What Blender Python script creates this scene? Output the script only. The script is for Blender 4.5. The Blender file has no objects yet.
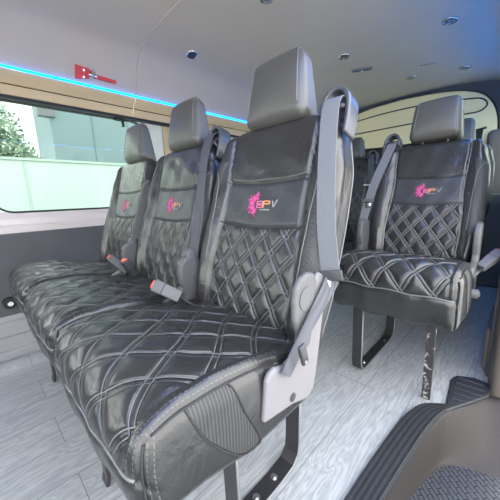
import bpy, math, random
import numpy as np
from mathutils import Vector, Matrix
random.seed(3)
SC = bpy.context.scene
COL = SC.collection

# ---------------------------------------------------------------- camera
f = 275.0
cy_ = np.array([275., -63., 275.]); cy_ /= np.linalg.norm(cy_)
cx_ = np.array([-285., -43., 275.]); cx_ -= cy_ * (cx_ @ cy_); cx_ /= np.linalg.norm(cx_); cx_ = -cx_
cz_ = np.cross(cx_, cy_)
if cz_[1] > 0: cz_ = -cz_
R = np.array([cx_, cy_, cz_])
cam_d = bpy.data.cameras.new('camera'); cam = bpy.data.objects.new('camera', cam_d); COL.objects.link(cam)
m = Matrix.Identity(4)
right = R @ np.array([1, 0, 0.]); up = R @ np.array([0, -1., 0]); back = R @ np.array([0, 0, -1.])
for i in range(3):
    m[i][0] = right[i]; m[i][1] = up[i]; m[i][2] = back[i]
m[0][3], m[1][3], m[2][3] = 0, 0, 0.80
cam.matrix_world = m
cam_d.sensor_width = 36; cam_d.lens = 36 * f / 500; cam_d.clip_start = 0.01
SC.camera = cam

# ---------------------------------------------------------------- materials
class NT:
    def __init__(s, name):
        s.m = bpy.data.materials.new(name); s.m.use_nodes = True
        s.t = s.m.node_tree; s.n = s.t.nodes; s.b = s.n['Principled BSDF']
    def new(s, t, **k):
        n = s.n.new(t)
        for a, v in k.items(): setattr(n, a, v)
        return n
    def link(s, a, b): s.t.links.new(a, b)
    def math(s, op, a, b=None, c=None, clamp=False):
        n = s.new('ShaderNodeMath', operation=op); n.use_clamp = clamp
        for i, v in enumerate((a, b, c)):
            if v is None: continue
            if isinstance(v, (int, float)): n.inputs[i].default_value = v
            else: s.link(v, n.inputs[i])
        return n.outputs[0]
    def sstep(s, x, a, b):
        n = s.new('ShaderNodeMapRange', interpolation_type='SMOOTHSTEP')
        s.link(x, n.inputs[0]); n.inputs[1].default_value = a; n.inputs[2].default_value = b
        return n.outputs[0]
    def mix(s, fac, c1, c2):
        n = s.new('ShaderNodeMix', data_type='RGBA')
        for i, v in ((0, fac), (6, c1), (7, c2)):
            if hasattr(v, 'links'): s.link(v, n.inputs[i])
            elif isinstance(v, (int, float)): n.inputs[i].default_value = v
            else: n.inputs[i].default_value = (*v, 1)
        return n.outputs[2]
    def attr(s, name):
        return s.new('ShaderNodeAttribute', attribute_name=name).outputs['Fac']
    def obj_co(s, scale=(1, 1, 1)):
        tc = s.new('ShaderNodeTexCoord'); mp = s.new('ShaderNodeMapping'); mp.inputs['Scale'].default_value = scale
        s.link(tc.outputs['Object'], mp.inputs[0]); return mp.outputs[0]
    def noise(s, co, scale, detail=3, rough=.5, dist=0):
        n = s.new('ShaderNodeTexNoise'); s.link(co, n.inputs['Vector'])
        n.inputs['Scale'].default_value = scale; n.inputs['Detail'].default_value = detail
        n.inputs['Roughness'].default_value = rough; n.inputs['Distortion'].default_value = dist
        return n.outputs['Fac']
    def bump(s, h, dist, strength=1, nrm=None):
        b = s.new('ShaderNodeBump'); b.inputs['Distance'].default_value = dist; b.inputs['Strength'].default_value = strength
        s.link(h, b.inputs['Height'])
        if nrm is not None: s.link(nrm, b.inputs['Normal'])
        return b.outputs[0]

def simple(name, col, rough=.5, metal=0, noise=0, nscale=20, bump=0, bscale=200, spec=.5, coat=0, scale=(1, 1, 1)):
    t = NT(name); b = t.b
    b.inputs['Roughness'].default_value = rough; b.inputs['Metallic'].default_value = metal
    b.inputs['Specular IOR Level'].default_value = spec; b.inputs['Coat Weight'].default_value = coat
    co = t.obj_co(scale)
    fac = t.noise(co, nscale, 4)
    c0 = tuple(c * (1 - noise) for c in col); c1 = tuple(min(1, c * (1 + noise)) for c in col)
    t.link(t.mix(fac, c0, c1), b.inputs['Base Color'])
    if bump:
        t.link(t.bump(t.noise(co, bscale, 2), bump), b.inputs['Normal'])
    return t.m

def leather(name, base=(.022, .022, .0225), rough=.29):
    t = NT(name); b = t.b
    qa, qb, qd, md, pd, sd, qe = [t.attr(k) for k in ('qa', 'qb', 'qd', 'md', 'pd', 'sd', 'qe')]
    def dist(q):
        fr = t.math('FRACT', q); d = t.math('ABSOLUTE', t.math('SUBTRACT', fr, .5))
        return t.math('MULTIPLY', t.math('SUBTRACT', .5, d), qe)      # metres to the nearest line
    off = []
    for q in (qa, qb):
        off.append(t.math('ABSOLUTE', t.math('SUBTRACT', dist(q), .0055)))
    mn = t.math('MINIMUM', off[0], off[1])
    qmask = t.sstep(qd, 0, .002)
    groove = t.math('MULTIPLY', t.math('SUBTRACT', 1, t.sstep(mn, 0, .0048)), qmask)
    thread = t.math('MULTIPLY', t.math('SUBTRACT', 1, t.sstep(mn, .0005, .0014)), qmask)
    # seam stitching either side of each seam
    so = t.math('ABSOLUTE', t.math('SUBTRACT', sd, .005))
    sth = t.math('SUBTRACT', 1, t.sstep(so, .0002, .0009))
    co = t.obj_co()
    dash = t.new('ShaderNodeTexWave'); t.link(co, dash.inputs['Vector']); dash.bands_direction = 'DIAGONAL'; dash.inputs['Scale'].default_value = 75
    dm = t.sstep(dash.outputs['Fac'], .2, .45)
    sth = t.math('MULTIPLY', sth, dm)
    thr = t.math('MAXIMUM', t.math('MULTIPLY', thread, .38), t.math('MULTIPLY', sth, .28))
    mesh = t.sstep(md, 0, .002)
    panel = t.sstep(pd, 0, .002)
    grain = t.noise(co, 9, 4)
    basec = t.mix(grain, tuple(c * .8 for c in base), tuple(c * 1.25 for c in base))
    c = t.mix(panel, basec, (.030, .033, .038))
    # perforated insert
    vor = t.new('ShaderNodeTexVoronoi'); t.link(co, vor.inputs['Vector']); vor.inputs['Scale'].default_value = 270; vor.inputs['Randomness'].default_value = .1
    hole0 = t.sstep(vor.outputs['Distance'], .2, .5)
    rib = t.new('ShaderNodeTexWave'); t.link(co, rib.inputs['Vector']); rib.bands_direction = 'Y'; rib.inputs['Scale'].default_value = 50
    rbk = t.attr('rb')
    hole = t.math('ADD', t.math('MULTIPLY', hole0, t.math('SUBTRACT', 1, rbk)), t.math('MULTIPLY', rib.outputs['Fac'], rbk))
    mc = t.mix(hole, (.008, .008, .009), (.040, .041, .044))
    c = t.mix(mesh, c, mc)
    c = t.mix(thr, c, (.34, .34, .35))
    t.link(c, b.inputs['Base Color'])
    r0 = t.math('ADD', t.math('MULTIPLY', grain, .12), rough - .06)
    r1 = t.math('ADD', r0, t.math('MULTIPLY', t.math('MAXIMUM', mesh, t.math('MULTIPLY', panel, .4)), .3))
    t.link(r1, b.inputs['Roughness'])
    b.inputs['Specular IOR Level'].default_value = .72
    h1 = t.math('SUBTRACT', 1, t.math('SUBTRACT', groove, t.math('MULTIPLY', thread, .35)))
    n1 = t.bump(h1, .0026)
    wr = t.noise(t.obj_co((1, 1.6, 1)), 16, 3, .55, .6)
    n2 = t.bump(wr, .006, .5, n1)
    fine = t.new('ShaderNodeTexVoronoi'); t.link(co, fine.inputs['Vector']); fine.inputs['Scale'].default_value = 420
    n3 = t.bump(fine.outputs['Distance'], .0003, .5, n2)
    n4 = t.bump(t.math('MULTIPLY', hole, mesh), .0015, .6, n3)
    t.link(n4, b.inputs['Normal'])
    return t.m

M = {}
M['leather'] = leather('black_leather')
M['leather_plain'] = simple('headrest_leather', (.075, .072, .066), .40, noise=.2, nscale=12, bump=.0006, bscale=260, spec=.75)
M['piping'] = simple('grey_piping', (.15, .152, .158), .35, spec=.6)
M['seam'] = simple('dark_seam', (.02, .02, .022), .6)
M['plastic'] = simple('grey_plastic', (.10, .10, .105), .45, noise=.06, nscale=30, bump=.0002, bscale=600)
M['plastic_light'] = simple('light_grey_plastic', (.17, .163, .175), .5, noise=.05, nscale=30, bump=.0002, bscale=600)
M['plastic_dark'] = simple('dark_plastic', (.035, .037, .042), .35, noise=.1, spec=.6)
M['guide'] = simple('guide_plastic', (.06, .065, .075), .25, noise=.05, spec=.7)
M['steel'] = simple('steel', (.62, .62, .64), .25, 1)
M['worn'] = None
M['black_metal'] = simple('black_painted_metal', (.018, .018, .02), .3, noise=.2, spec=.7)
M['edge_metal'] = simple('bar_edge_metal', (.2, .2, .21), .45, .4)
M['red'] = simple('red_plastic', (.62, .02, .03), .4, noise=.05)
M['button'] = simple('red_button', (.8, .10, .06), .4)
M['rubber'] = simple('black_rubber', (.012, .012, .013), .6)
M['magenta'] = simple('magenta_print', (.50, .04, .22), .6)
M['pink'] = simple('pink_print', (.62, .15, .30), .6)
M['orange'] = simple('orange_print', (.70, .30, .12), .6)
M['silver_print'] = simple('silver_print', (.35, .36, .38), .5)
M['beige'] = simple('beige_trim', (.62, .46, .26), .6, noise=.08, nscale=6, bump=.0003, bscale=500)
M['beige2'] = simple('cream_tailgate_trim', (.96, .80, .44), .6, noise=.05, nscale=6, bump=.0003, bscale=500)
M['olive'] = simple('olive_trim', (.30, .25, .10), .6, noise=.1, nscale=6)
M['curtain'] = simple('tan_cloth', (.50, .40, .22), .9, noise=.25, nscale=14, scale=(1, 6, .5))
M['liner'] = simple('roof_liner', (.50, .425, .35), .8, noise=.05, nscale=5, bump=.0004, bscale=700)
M['panel'] = simple('dark_wall_panel', (.085, .088, .095), .65, noise=.1, nscale=8, bump=.0003, bscale=500)
M['paint'] = simple('pearl_painted_metal', (.66, .60, .58), .3, noise=.04, nscale=5, spec=.6, coat=.4)
M['ivory'] = simple('ivory_pillar', (.62, .62, .52), .5, noise=.05, nscale=8)
M['stepgrey'] = simple('step_moulding', (.026, .022, .021), .55, noise=.12, nscale=8, bump=.0003, bscale=400, spec=.3)
M['tread'] = simple('ribbed_rubber', (.022, .024, .029), .55, noise=.15, nscale=30)
M['pillar'] = simple('door_pillar_trim', (.14, .12, .105), .45, noise=.08, nscale=9)
M['chrome'] = simple('chrome', (.8, .8, .8), .15, 1)
M['shell'] = simple('outer_shell', (.4, .4, .42), .6)

def webbing():
    t = NT('seat_belt_webbing'); co = t.obj_co()
    w = t.new('ShaderNodeTexWave'); t.link(co, w.inputs['Vector']); w.inputs['Scale'].default_value = 60; w.bands_direction = 'X'
    t.link(t.mix(w.outputs['Fac'], (.145, .152, .17), (.165, .173, .195)), t.b.inputs['Base Color'])
    t.b.inputs['Roughness'].default_value = .75; t.b.inputs['Specular IOR Level'].default_value = .25
    t.link(t.bump(w.outputs['Fac'], .0002), t.b.inputs['Normal'])
    return t.m
M['belt'] = webbing()
def webbing_dark():
    t = NT('dark_webbing'); co = t.obj_co()
    w = t.new('ShaderNodeTexWave'); t.link(co, w.inputs['Vector']); w.inputs['Scale'].default_value = 60
    t.link(t.mix(w.outputs['Fac'], (.05, .052, .066), (.08, .084, .10)), t.b.inputs['Base Color'])
    t.b.inputs['Roughness'].default_value = .6
    return t.m
M['belt_dark'] = webbing_dark()

def worn_metal():
    t = NT('chipped_black_metal'); co = t.obj_co()
    n = t.noise(co, 60, 5, .7); k = t.sstep(n, .56, .64)
    t.link(t.mix(k, (.03, .03, .032), (.42, .40, .38)), t.b.inputs['Base Color']); t.b.inputs['Roughness'].default_value = .45
    return t.m
M['worn'] = worn_metal()

def floor_mat():
    t = NT('grey_wood_vinyl'); 
    tc = t.new('ShaderNodeTexCoord'); mp = t.new('ShaderNodeMapping'); mp.inputs['Rotation'].default_value = (0, 0, math.radians(90)); mp.inputs['Location'].default_value = (0.11, .07, 0)
    t.link(tc.outputs['Object'], mp.inputs[0]); co = mp.outputs[0]
    br = t.new('ShaderNodeTexBrick'); t.link(co, br.inputs['Vector'])
    br.inputs['Scale'].default_value = 1; br.inputs['Brick Width'].default_value = .95; br.inputs['Row Height'].default_value = .16
    br.inputs['Mortar Size'].default_value = .0012; br.inputs['Mortar Smooth'].default_value = .1; br.offset = .37
    br.inputs['Color1'].default_value = (.0, .0, .0, 1); br.inputs['Color2'].default_value = (1, 1, 1, 1); br.inputs['Mortar'].default_value = (.5, .5, .5, 1)
    sep = t.new('ShaderNodeSeparateColor'); t.link(br.outputs['Color'], sep.inputs[0])
    # grain: stretched, offset per plank
    mp2 = t.new('ShaderNodeMapping'); mp2.inputs['Scale'].default_value = (1.2, 7, 1); t.link(co, mp2.inputs[0])
    comb = t.new('ShaderNodeCombineXYZ'); t.link(t.math('MULTIPLY', sep.outputs[0], 7.3), comb.inputs[0]); t.link(t.math('MULTIPLY', sep.outputs[0], 3.1), comb.inputs[1])
    va = t.new('ShaderNodeVectorMath', operation='ADD'); t.link(mp2.outputs[0], va.inputs[0]); t.link(comb.outputs[0], va.inputs[1])
    n1 = t.noise(va.outputs[0], 2.4, 3, .5, .8)
    rings = t.math('FRACT', t.math('MULTIPLY', n1, 11))
    rings = t.math('ABSOLUTE', t.math('SUBTRACT', rings, .5))
    mp3 = t.new('ShaderNodeMapping'); mp3.inputs['Scale'].default_value = (3, 60, 1); t.link(co, mp3.inputs[0])
    n2 = t.noise(mp3.outputs[0], 3, 4, .6)
    v = t.math('ADD', t.math('MULTIPLY', rings, .55), t.math('MULTIPLY', n2, .7))
    c = t.mix(t.sstep(v, .2, .85), (.25, .26, .27), (.46, .468, .475))
    c = t.mix(t.math('MULTIPLY', sep.outputs[0], .22), c, (.26, .275, .29))
    c = t.mix(br.outputs['Fac'], c, (.14, .15, .16))
    t.link(c, t.b.inputs['Base Color']); t.b.inputs['Roughness'].default_value = .38
    t.link(t.bump(t.math('SUBTRACT', v, br.outputs['Fac']), .0006, .6), t.b.inputs['Normal'])
    return t.m
M['floor'] = floor_mat()

def glass_mat(name, tint, refl=.06):
    t = NT(name); t.n.remove(t.b)
    tr = t.new('ShaderNodeBsdfTransparent'); tr.inputs[0].default_value = (*tint, 1)
    gl = t.new('ShaderNodeBsdfGlossy'); gl.inputs['Roughness'].default_value = .02
    fr = t.new('ShaderNodeFresnel'); fr.inputs[0].default_value = 1.13
    mx = t.new('ShaderNodeMixShader'); t.link(fr.outputs[0], mx.inputs[0]); t.link(tr.outputs[0], mx.inputs[1]); t.link(gl.outputs[0], mx.inputs[2])
    t.link(mx.outputs[0], t.n['Material Output'].inputs[0]); return t.m
M['glass'] = glass_mat('side_window_glass', (.86, .94, .90))
M['glass_dark'] = glass_mat('tinted_glass', (.10, .12, .10))

def emit(name, col, s):
    t = NT(name); t.b.inputs['Base Color'].default_value = (*col, 1)
    t.b.inputs['Emission Color'].default_value = (*col, 1); t.b.inputs['Emission Strength'].default_value = s
    return t.m
M['led'] = emit('blue_led', (.0, .17, .9), 7)
M['led_lens'] = simple('lamp_lens', (.75, .76, .78), .3)

# ---------------------------------------------------------------- mesh helpers
def mesh_np(name, V, F, mats, parent=None, mi=None, smooth=True, attrs=None, loc=None, bevel=0, auto=None):
    me = bpy.data.meshes.new(name)
    me.from_pydata([tuple(map(float, v)) for v in V], [], [tuple(map(int, q)) for q in F])
    if not isinstance(mats, (list, tuple)): mats = [mats]
    for mm in mats: me.materials.append(mm)
    if mi is not None: me.polygons.foreach_set('material_index', list(mi))
    if attrs:
        for k, a in attrs.items():
            at = me.attributes.new(k, 'FLOAT', 'POINT'); at.data.foreach_set('value', np.asarray(a, dtype=np.float32))
    if smooth: me.shade_smooth()
    if auto: me.set_sharp_from_angle(angle=math.radians(auto))
    me.update()
    o = bpy.data.objects.new(name, me); COL.objects.link(o)
    if parent is not None: o.parent = parent
    if loc is not None: o.location = loc
    if bevel:
        b = o.modifiers.new('bevel', 'BEVEL'); b.width = bevel; b.segments = 3; b.limit_method = 'ANGLE'; b.angle_limit = math.radians(40)
    return o

def empty(name, label, cat, loc=(0, 0, 0), group=None):
    o = bpy.data.objects.new(name, None); COL.objects.link(o); o.location = loc; o.empty_display_size = .1
    o['label'] = label; o['category'] = cat
    if group: o['group'] = group
    return o
def tag(o, label, cat, group=None):
    o['label'] = label; o['category'] = cat
    if group: o['group'] = group
    return o
def struct(o): o['kind'] = 'structure'; return o

class G:
    """collects shapes into one mesh"""
    def __init__(s): s.V = []; s.F = []; s.mi = []
    def add(s, V, F, mi=0):
        b = len(s.V); s.V += [tuple(v) for v in V]; s.F += [tuple(i + b for i in q) for q in F]; s.mi += [mi] * len(F); return s
    def box(s, x0, x1, y0, y1, z0, z1, mi=0):
        V = [(x0, y0, z0), (x1, y0, z0), (x1, y1, z0), (x0, y1, z0), (x0, y0, z1), (x1, y0, z1), (x1, y1, z1), (x0, y1, z1)]
        return s.add(V, [(0, 3, 2, 1), (4, 5, 6, 7), (0, 1, 5, 4), (1, 2, 6, 5), (2, 3, 7, 6), (3, 0, 4, 7)], mi)
    def prism(s, poly, fn, a, b, mi=0):
        """poly: 2D points; fn(u,v,w)->xyz; w from a to b"""
        n = len(poly); V = [fn(u, v, a) for u, v in poly] + [fn(u, v, b) for u, v in poly]
        F = [tuple(range(n))[::-1], tuple(range(n, 2 * n))] + [(i, (i + 1) % n, n + (i + 1) % n, n + i) for i in range(n)]
        return s.add(V, F, mi)
    def tube(s, pts, r, n=8, mi=0, closed=False, cap=True):
        P = [np.array(p, float) for p in pts]; N = len(P); V = []; prev = None
        for i, p in enumerate(P):
            if closed: t = P[(i + 1) % N] - P[i - 1]
            else: t = P[min(i + 1, N - 1)] - P[max(i - 1, 0)]
            L = np.linalg.norm(t); t = t / L if L > 1e-9 else np.array([0, 0, 1.])
            if prev is None:
                a = np.array([0, 0, 1.]) if abs(t[2]) < .9 else np.array([1., 0, 0])
            else: a = prev
            u = a - t * (a @ t); u /= np.linalg.norm(u); prev = u; w = np.cross(t, u)
            rr = r[i] if hasattr(r, '__len__') else r
            for k in range(n):
                th = 2 * math.pi * k / n; V.append(p + rr * (math.cos(th) * u + math.sin(th) * w))
        F = []
        for i in range(N if closed else N - 1):
            j = (i + 1) % N
            for k in range(n): F.append((i * n + k, i * n + (k + 1) % n, j * n + (k + 1) % n, j * n + k))
        if cap and not closed: F += [tuple(range(n))[::-1], tuple(range((N - 1) * n, N * n))]
        return s.add(V, F, mi)
    def strip(s, pts, wdir, w, t, mi=0):
        """webbing: flat bar of width w along wdir, thickness t"""
        P = [np.array(p, float) for p in pts]; N = len(P); V = []
        for i, p in enumerate(P):
            tg = P[min(i + 1, N - 1)] - P[max(i - 1, 0)]; tg /= np.linalg.norm(tg)
            wd = np.array(wdir[i] if np.ndim(wdir) > 1 else wdir, float); wd -= tg * (wd @ tg); wd /= np.linalg.norm(wd)
            nn = np.cross(tg, wd)
            ww = w[i] if hasattr(w, '__len__') else w
            for a, b in ((-1, -1), (1, -1), (1, 1), (-1, 1)): V.append(p + wd * ww / 2 * a + nn * t / 2 * b)
        F = [(3, 2, 1, 0), tuple((N - 1) * 4 + k for k in range(4))]
        for i in range(N - 1):
            for k in range(4): F.append((i * 4 + k, i * 4 + (k + 1) % 4, (i + 1) * 4 + (k + 1) % 4, (i + 1) * 4 + k))
        return s.add(V, F, mi)
    def obj(s, name, mats, parent=None, smooth=False, **k):
        return mesh_np(name, s.V, s.F, mats, parent, s.mi if isinstance(mats, (list, tuple)) else None, smooth, **k)

def smooth_path(pts, n=8):
    """Catmull-Rom through points"""
    P = [np.array(p, float) for p in pts]; P = [2 * P[0] - P[1]] + P + [2 * P[-1] - P[-2]]; out = []
    for i in range(1, len(P) - 2):
        for k in range(n):
            t = k / n; a, b, c, d = P[i - 1:i + 3]
            out.append(.5 * ((2 * b) + (-a + c) * t + (2 * a - 5 * b + 4 * c - d) * t * t + (-a + 3 * b - 3 * c + d) * t ** 3))
    out.append(P[-2]); return out

def box_grid(hx, D, H, step, fine=None):
    """surface grid of the box [-hx,hx]x[0,D]x[0,H] with shared verts"""
    nx, ny, nz = [max(2, int(round(l / step))) for l in (2 * hx, D, H)]
    X = np.linspace(-hx, hx, nx + 1); Y = np.linspace(0, D, ny + 1); Z = np.linspace(0, H, nz + 1)
    idx = {}; V = []; F = []
    def v(i, j, k):
        key = (i, j, k)
        if key not in idx: idx[key] = len(V); V.append((X[i], Y[j], Z[k]))
        return idx[key]
    for i in range(nx):
        for j in range(ny):
            F.append((v(i, j, 0), v(i, j + 1, 0), v(i + 1, j + 1, 0), v(i + 1, j, 0)))
            F.append((v(i, j, nz), v(i + 1, j, nz), v(i + 1, j + 1, nz), v(i, j + 1, nz)))
    for i in range(nx):
        for k in range(nz):
            F.append((v(i, 0, k), v(i + 1, 0, k), v(i + 1, 0, k + 1), v(i, 0, k + 1)))
            F.append((v(i, ny, k), v(i, ny, k + 1), v(i + 1, ny, k + 1), v(i + 1, ny, k)))
    for j in range(ny):
        for k in range(nz):
            F.append((v(0, j, k), v(0, j, k + 1), v(0, j + 1, k + 1), v(0, j + 1, k)))
            F.append((v(nx, j, k), v(nx, j + 1, k), v(nx, j + 1, k + 1), v(nx, j, k + 1)))
    return np.array(V), F

def rounded(P, hx, D, H, r):
    lo = np.array([-hx + r, r, r]); hi = np.array([hx - r, D - r, H - r])
    q = np.clip(P, lo, hi); d = P - q; L = np.linalg.norm(d, axis=1); L[L < 1e-9] = 1; n = d / L[:, None]
    return q + n * r, n

def ss(x, a, b):
    t = np.clip((x - a) / (b - a), 0, 1); return t * t * (3 - 2 * t)
def gauss(x, s): return np.exp(-(x / s) ** 2)
def poly_sd(px, py, poly):
    """signed distance, positive inside"""
    d = np.full(px.shape, 1e9); ins = np.zeros(px.shape, bool); n = len(poly)
    for i in range(n):
        (ax, ay), (bx, by) = poly[i], poly[(i + 1) % n]
        ex, ey = bx - ax, by - ay; wx, wy = px - ax, py - ay
        t = np.clip((wx * ex + wy * ey) / (ex * ex + ey * ey), 0, 1)
        d = np.minimum(d, np.hypot(wx - ex * t, wy - ey * t))
        c = ((ay > py) != (by > py)) & (px < (bx - ax) * (py - ay) / ((by - ay) if abs(by - ay) > 1e-12 else 1e-12) + ax)
        ins ^= c
    return np.where(ins, d, -d)

# ---------------------------------------------------------------- cushion
CH, CD, CW = .150, .415, .221         # height, depth, half width
PC, QC = .098, .115
LC = 1 / math.sqrt(1 / PC ** 2 + 1 / QC ** 2)
INSERT = [(a + .020, b) for a, b in [(.050, .150), (.060, .118), (.085, .075), (.125, .036), (.165, .018), (.190, .022), (.172, .060), (.150, .095), (.128, .150)]]
def cush_fields(P):
    x, y, z = P.T
    t = y - (CH - z)                                   # path coordinate: negative down the front
    warp = .010 * np.sin(t * 23 + 1) 
    a = (x + warp) / PC + t / QC; b = (x + warp) / PC - t / QC
    da = (.5 - np.abs(a % 1 - .5)) * LC; db = (.5 - np.abs(b % 1 - .5)) * LC
    edge = .190                                        # quilt stops here at both sides
    qd = np.minimum(edge - np.abs(x), t + .062)
    qd = np.where((np.abs(x) >= CW - 1e-4), -1, qd)
    side = np.abs(x) > CW - .012
    md = np.where(side, poly_sd(y, z, INSERT), -1.)
    return t, a, b, np.minimum(da, db), qd, md, side
SKIRT = 0.
def cush_map(P, off=0.):
    Q, n = rounded(P, CW, CD, CH, .034)
    t, a, b, m, qd, md, side = cush_fields(P)
    top = np.clip(n[:, 2], 0, 1); frt = np.clip(-n[:, 1], 0, 1)
    w = np.maximum(top, frt)
    x, y, z = P.T
    u = np.clip(1 - (x / CW) ** 2, 0, 1)
    dsp = w * ss(qd, -.004, .01) * (-.0045 * gauss(m, .012))
    dsp += w * .010 * np.sqrt(u)                        # crown across the width
    dsp += w * (-.004) * gauss(np.abs(x) - .190, .005) * (t > -.062)
    dsp += frt * (-.005) * gauss(t + .062, .006)
    dsp += np.clip(np.abs(n[:, 0]), 0, 1) * (.006 * np.sin(math.pi * np.clip(z / CH, 0, 1)) * np.sin(math.pi * np.clip(y / CD, 0, 1)))
    dsp += w * .0012 * np.sin(x * 70 + y * 31) * np.sin(y * 55 - x * 17)
    Q = Q + n * (dsp + off)[:, None]
    out = Q.copy()
    yy = Q[:, 1]; zz = Q[:, 2]
    hfrac = np.clip(zz / CH, 0, 1.2)
    # front rises and rolls over; underside runs lower in the middle of the depth
    top_z = .530 - .055 * ss(yy, .10, .46) - .012 * (1 - ss(yy, 0, .07))
    bot_z = .372 - .015 * ss(yy, .08, .2) - .012 * ss(yy, .02, .2) - SKIRT * (1 - .5 * ss(yy, .1, .4)) + .006 * np.sin(P[:, 0] * 45 + 1)
    out[:, 2] = bot_z + (top_z - bot_z) * hfrac
    out[:, 1] = yy + .095 - .012 * np.sin(math.pi * np.clip(hfrac, 0, 1)) * (1 - ss(yy, 0, .15)) + .010 * (1 - hfrac) * (1 - ss(yy, 0, .1))
    return out
def make_cushion():
    V, F = box_grid(CW, CD, CH, .0042)
    t, a, b, m, qd, md, side = cush_fields(V)
    sd = np.minimum(np.abs(np.abs(V[:, 0]) - .205) + np.where(t > -.07, 0, .1), 1)
    sd = np.minimum(sd, np.where(side | (V[:, 1] < .002), np.hypot(np.maximum(0, 0), 0) + np.abs(V[:, 1] - .020) + np.where(side, 0, .1), 1))
    O = cush_map(V)
    z = np.zeros(len(V))
    return O, F, dict(qa=a, qb=b, qd=qd, md=md, pd=z - 1, sd=sd, qe=z + LC, rb=z + 1)
def cush_curve(pts): return cush_map(np.array(pts, float), .001)

# ---------------------------------------------------------------- backrest
BT, BH, BW = .105, .60, .212         # thickness, height (s from -.05 to .55), half width
S0 = -.05
PB, QB = .070, .092
LB = 1 / math.sqrt(1 / PB ** 2 + 1 / QB ** 2)
def cpan(s): return .148 + .010 * ss(s, .42, .54) + .012 * (1 - ss(s, -.05, .08)) - .012 * gauss(s - .33, .12)
BOLS = [(.160, .455), (.205, .440), (.215, .30), (.215, .17), (.178, .105), (.166, .14), (.170, .22), (.172, .30), (.168, .38)]
def back_fields(P):
    x, d, h = P.T; s = h + S0
    c = cpan(s); front = d < .02
    a = (x / PB + s / QB); b = (x / PB - s / QB)
    da = (.5 - np.abs(a % 1 - .5)) * LB; db = (.5 - np.abs(b % 1 - .5)) * LB
    cre1 = .247 + .012 * (x / .15) ** 2 ; cre2 = .372 + .012 * (x / .15) ** 2
    qd = np.where(front, np.minimum(c - .004 - np.abs(x), cre1 - .004 - s), -1.)
    pd = np.where(front, np.minimum(np.minimum(c - np.abs(x), s - cre1), cre2 - s), -1.)
    md = np.where(d < .035, poly_sd(np.abs(x), s, BOLS), -1.)
    return s, c, a, b, np.minimum(da, db), qd, pd, md, cre1, cre2, front
def bk2w(x, d, s):
    """seat-back plane coordinates -> local xyz"""
    return np.stack([x, .475 + .294 * s + .956 * d, .48 + .956 * s - .294 * d], axis=-1)
def back_map(P, off=0.):
    Q, n = rounded(P, BW, BT, BH, .034)
    s, c, a, b, m, qd, pd, md, c1, c2, front = back_fields(P)
    fr = np.clip(-n[:, 1], 0, 1); x = P[:, 0]
    dsp = fr * ss(qd, -.002, .008) * (-.0045 * gauss(m, .009))
    dsp += fr * .016 * ss(np.abs(x) - c, -.004, .035)
    dsp -= fr * .007 * gauss(np.abs(x) - c, .005)
    ins = np.abs(x) < c
    dsp -= fr * ins * (.005 * gauss(s - c1, .005) + .005 * gauss(s - c2, .005))
    dsp += fr * .010 * gauss(s - .12, .14) + fr * ins * .004 * ss(s, .38, .44)
    dsp += fr * .0012 * np.sin(x * 60 + s * 22) * np.sin(s * 48 - x * 13)
    Q = Q + n * (dsp + off)[:, None]
    ss_ = Q[:, 2] + S0
    wf = 1 - .10 * ss(ss_, .40, .56) - .07 * (1 - ss(ss_, -.05, .12)) + .025 * gauss(ss_ - .28, .15)
    # rounded shoulders: lower the top edge towards the sides
    sh = np.clip((np.abs(Q[:, 0]) - .10) / .11, 0, 1) ** 2.2 * .030
    s2 = ss_ - sh * ss(ss_, .30, .55) 
    return bk2w(Q[:, 0] * wf, Q[:, 1] + .018 * (1 - ss(ss_, -.05, .03)), s2)
def make_back():
    V, F = box_grid(BW, BT, BH, .0042)
    s, c, a, b, m, qd, pd, md, c1, c2, front = back_fields(V)
    sd = np.where(front, np.abs(np.abs(V[:, 0]) - c - .004), 1.)
    O = back_map(V); z = np.zeros(len(V))
    return O, F, dict(qa=a, qb=b, qd=qd, md=md, pd=pd, sd=sd, qe=z + LB, rb=z)
def back_curve(xs, off=.0015): # list of (x,s)
    return back_map(np.array([(x, 0., s - S0) for x, s in xs], float), off)
def back_side_curve(pts, off=.0015):
    return back_map(np.array([(x, d, s - S0) for x, d, s in pts], float), off)

# ---------------------------------------------------------------- headrest
def head_map(V, off=0.):
    hx, D, H, r = .100, .100, .170, .026
    Q, n = rounded(V, hx, D, H, r); Q = Q + n * off
    h = Q[:, 2] / H
    fr = np.clip(-n[:, 1], 0, 1)
    Q[:, 1] -= fr * .012 * (1 - (V[:, 0] / hx) ** 2) * np.sin(math.pi * np.clip(h, 0, 1))
    Q[:, 1] += .006 * fr * gauss(V[:, 0] / hx, .7) * gauss(h - .05, .2)
    Q[:, 2] += np.clip(n[:, 2], 0, 1) * (.006 * (1 - (V[:, 0] / hx) ** 2))
    wf = 1.06 - .17 * h ** 1.2
    x = Q[:, 0] * wf; d = -.022 + Q[:, 1] * (1 - .58 * h) - .022 * h ; s = .544 + Q[:, 2]
    return bk2w(x, d, s)
def make_head():
    V, F = box_grid(.100, .100, .170, .005)
    return head_map(V), F

def bl(x, d, s): return tuple(bk2w(np.array(x, float), np.array(d, float), np.array(s, float)))

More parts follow.
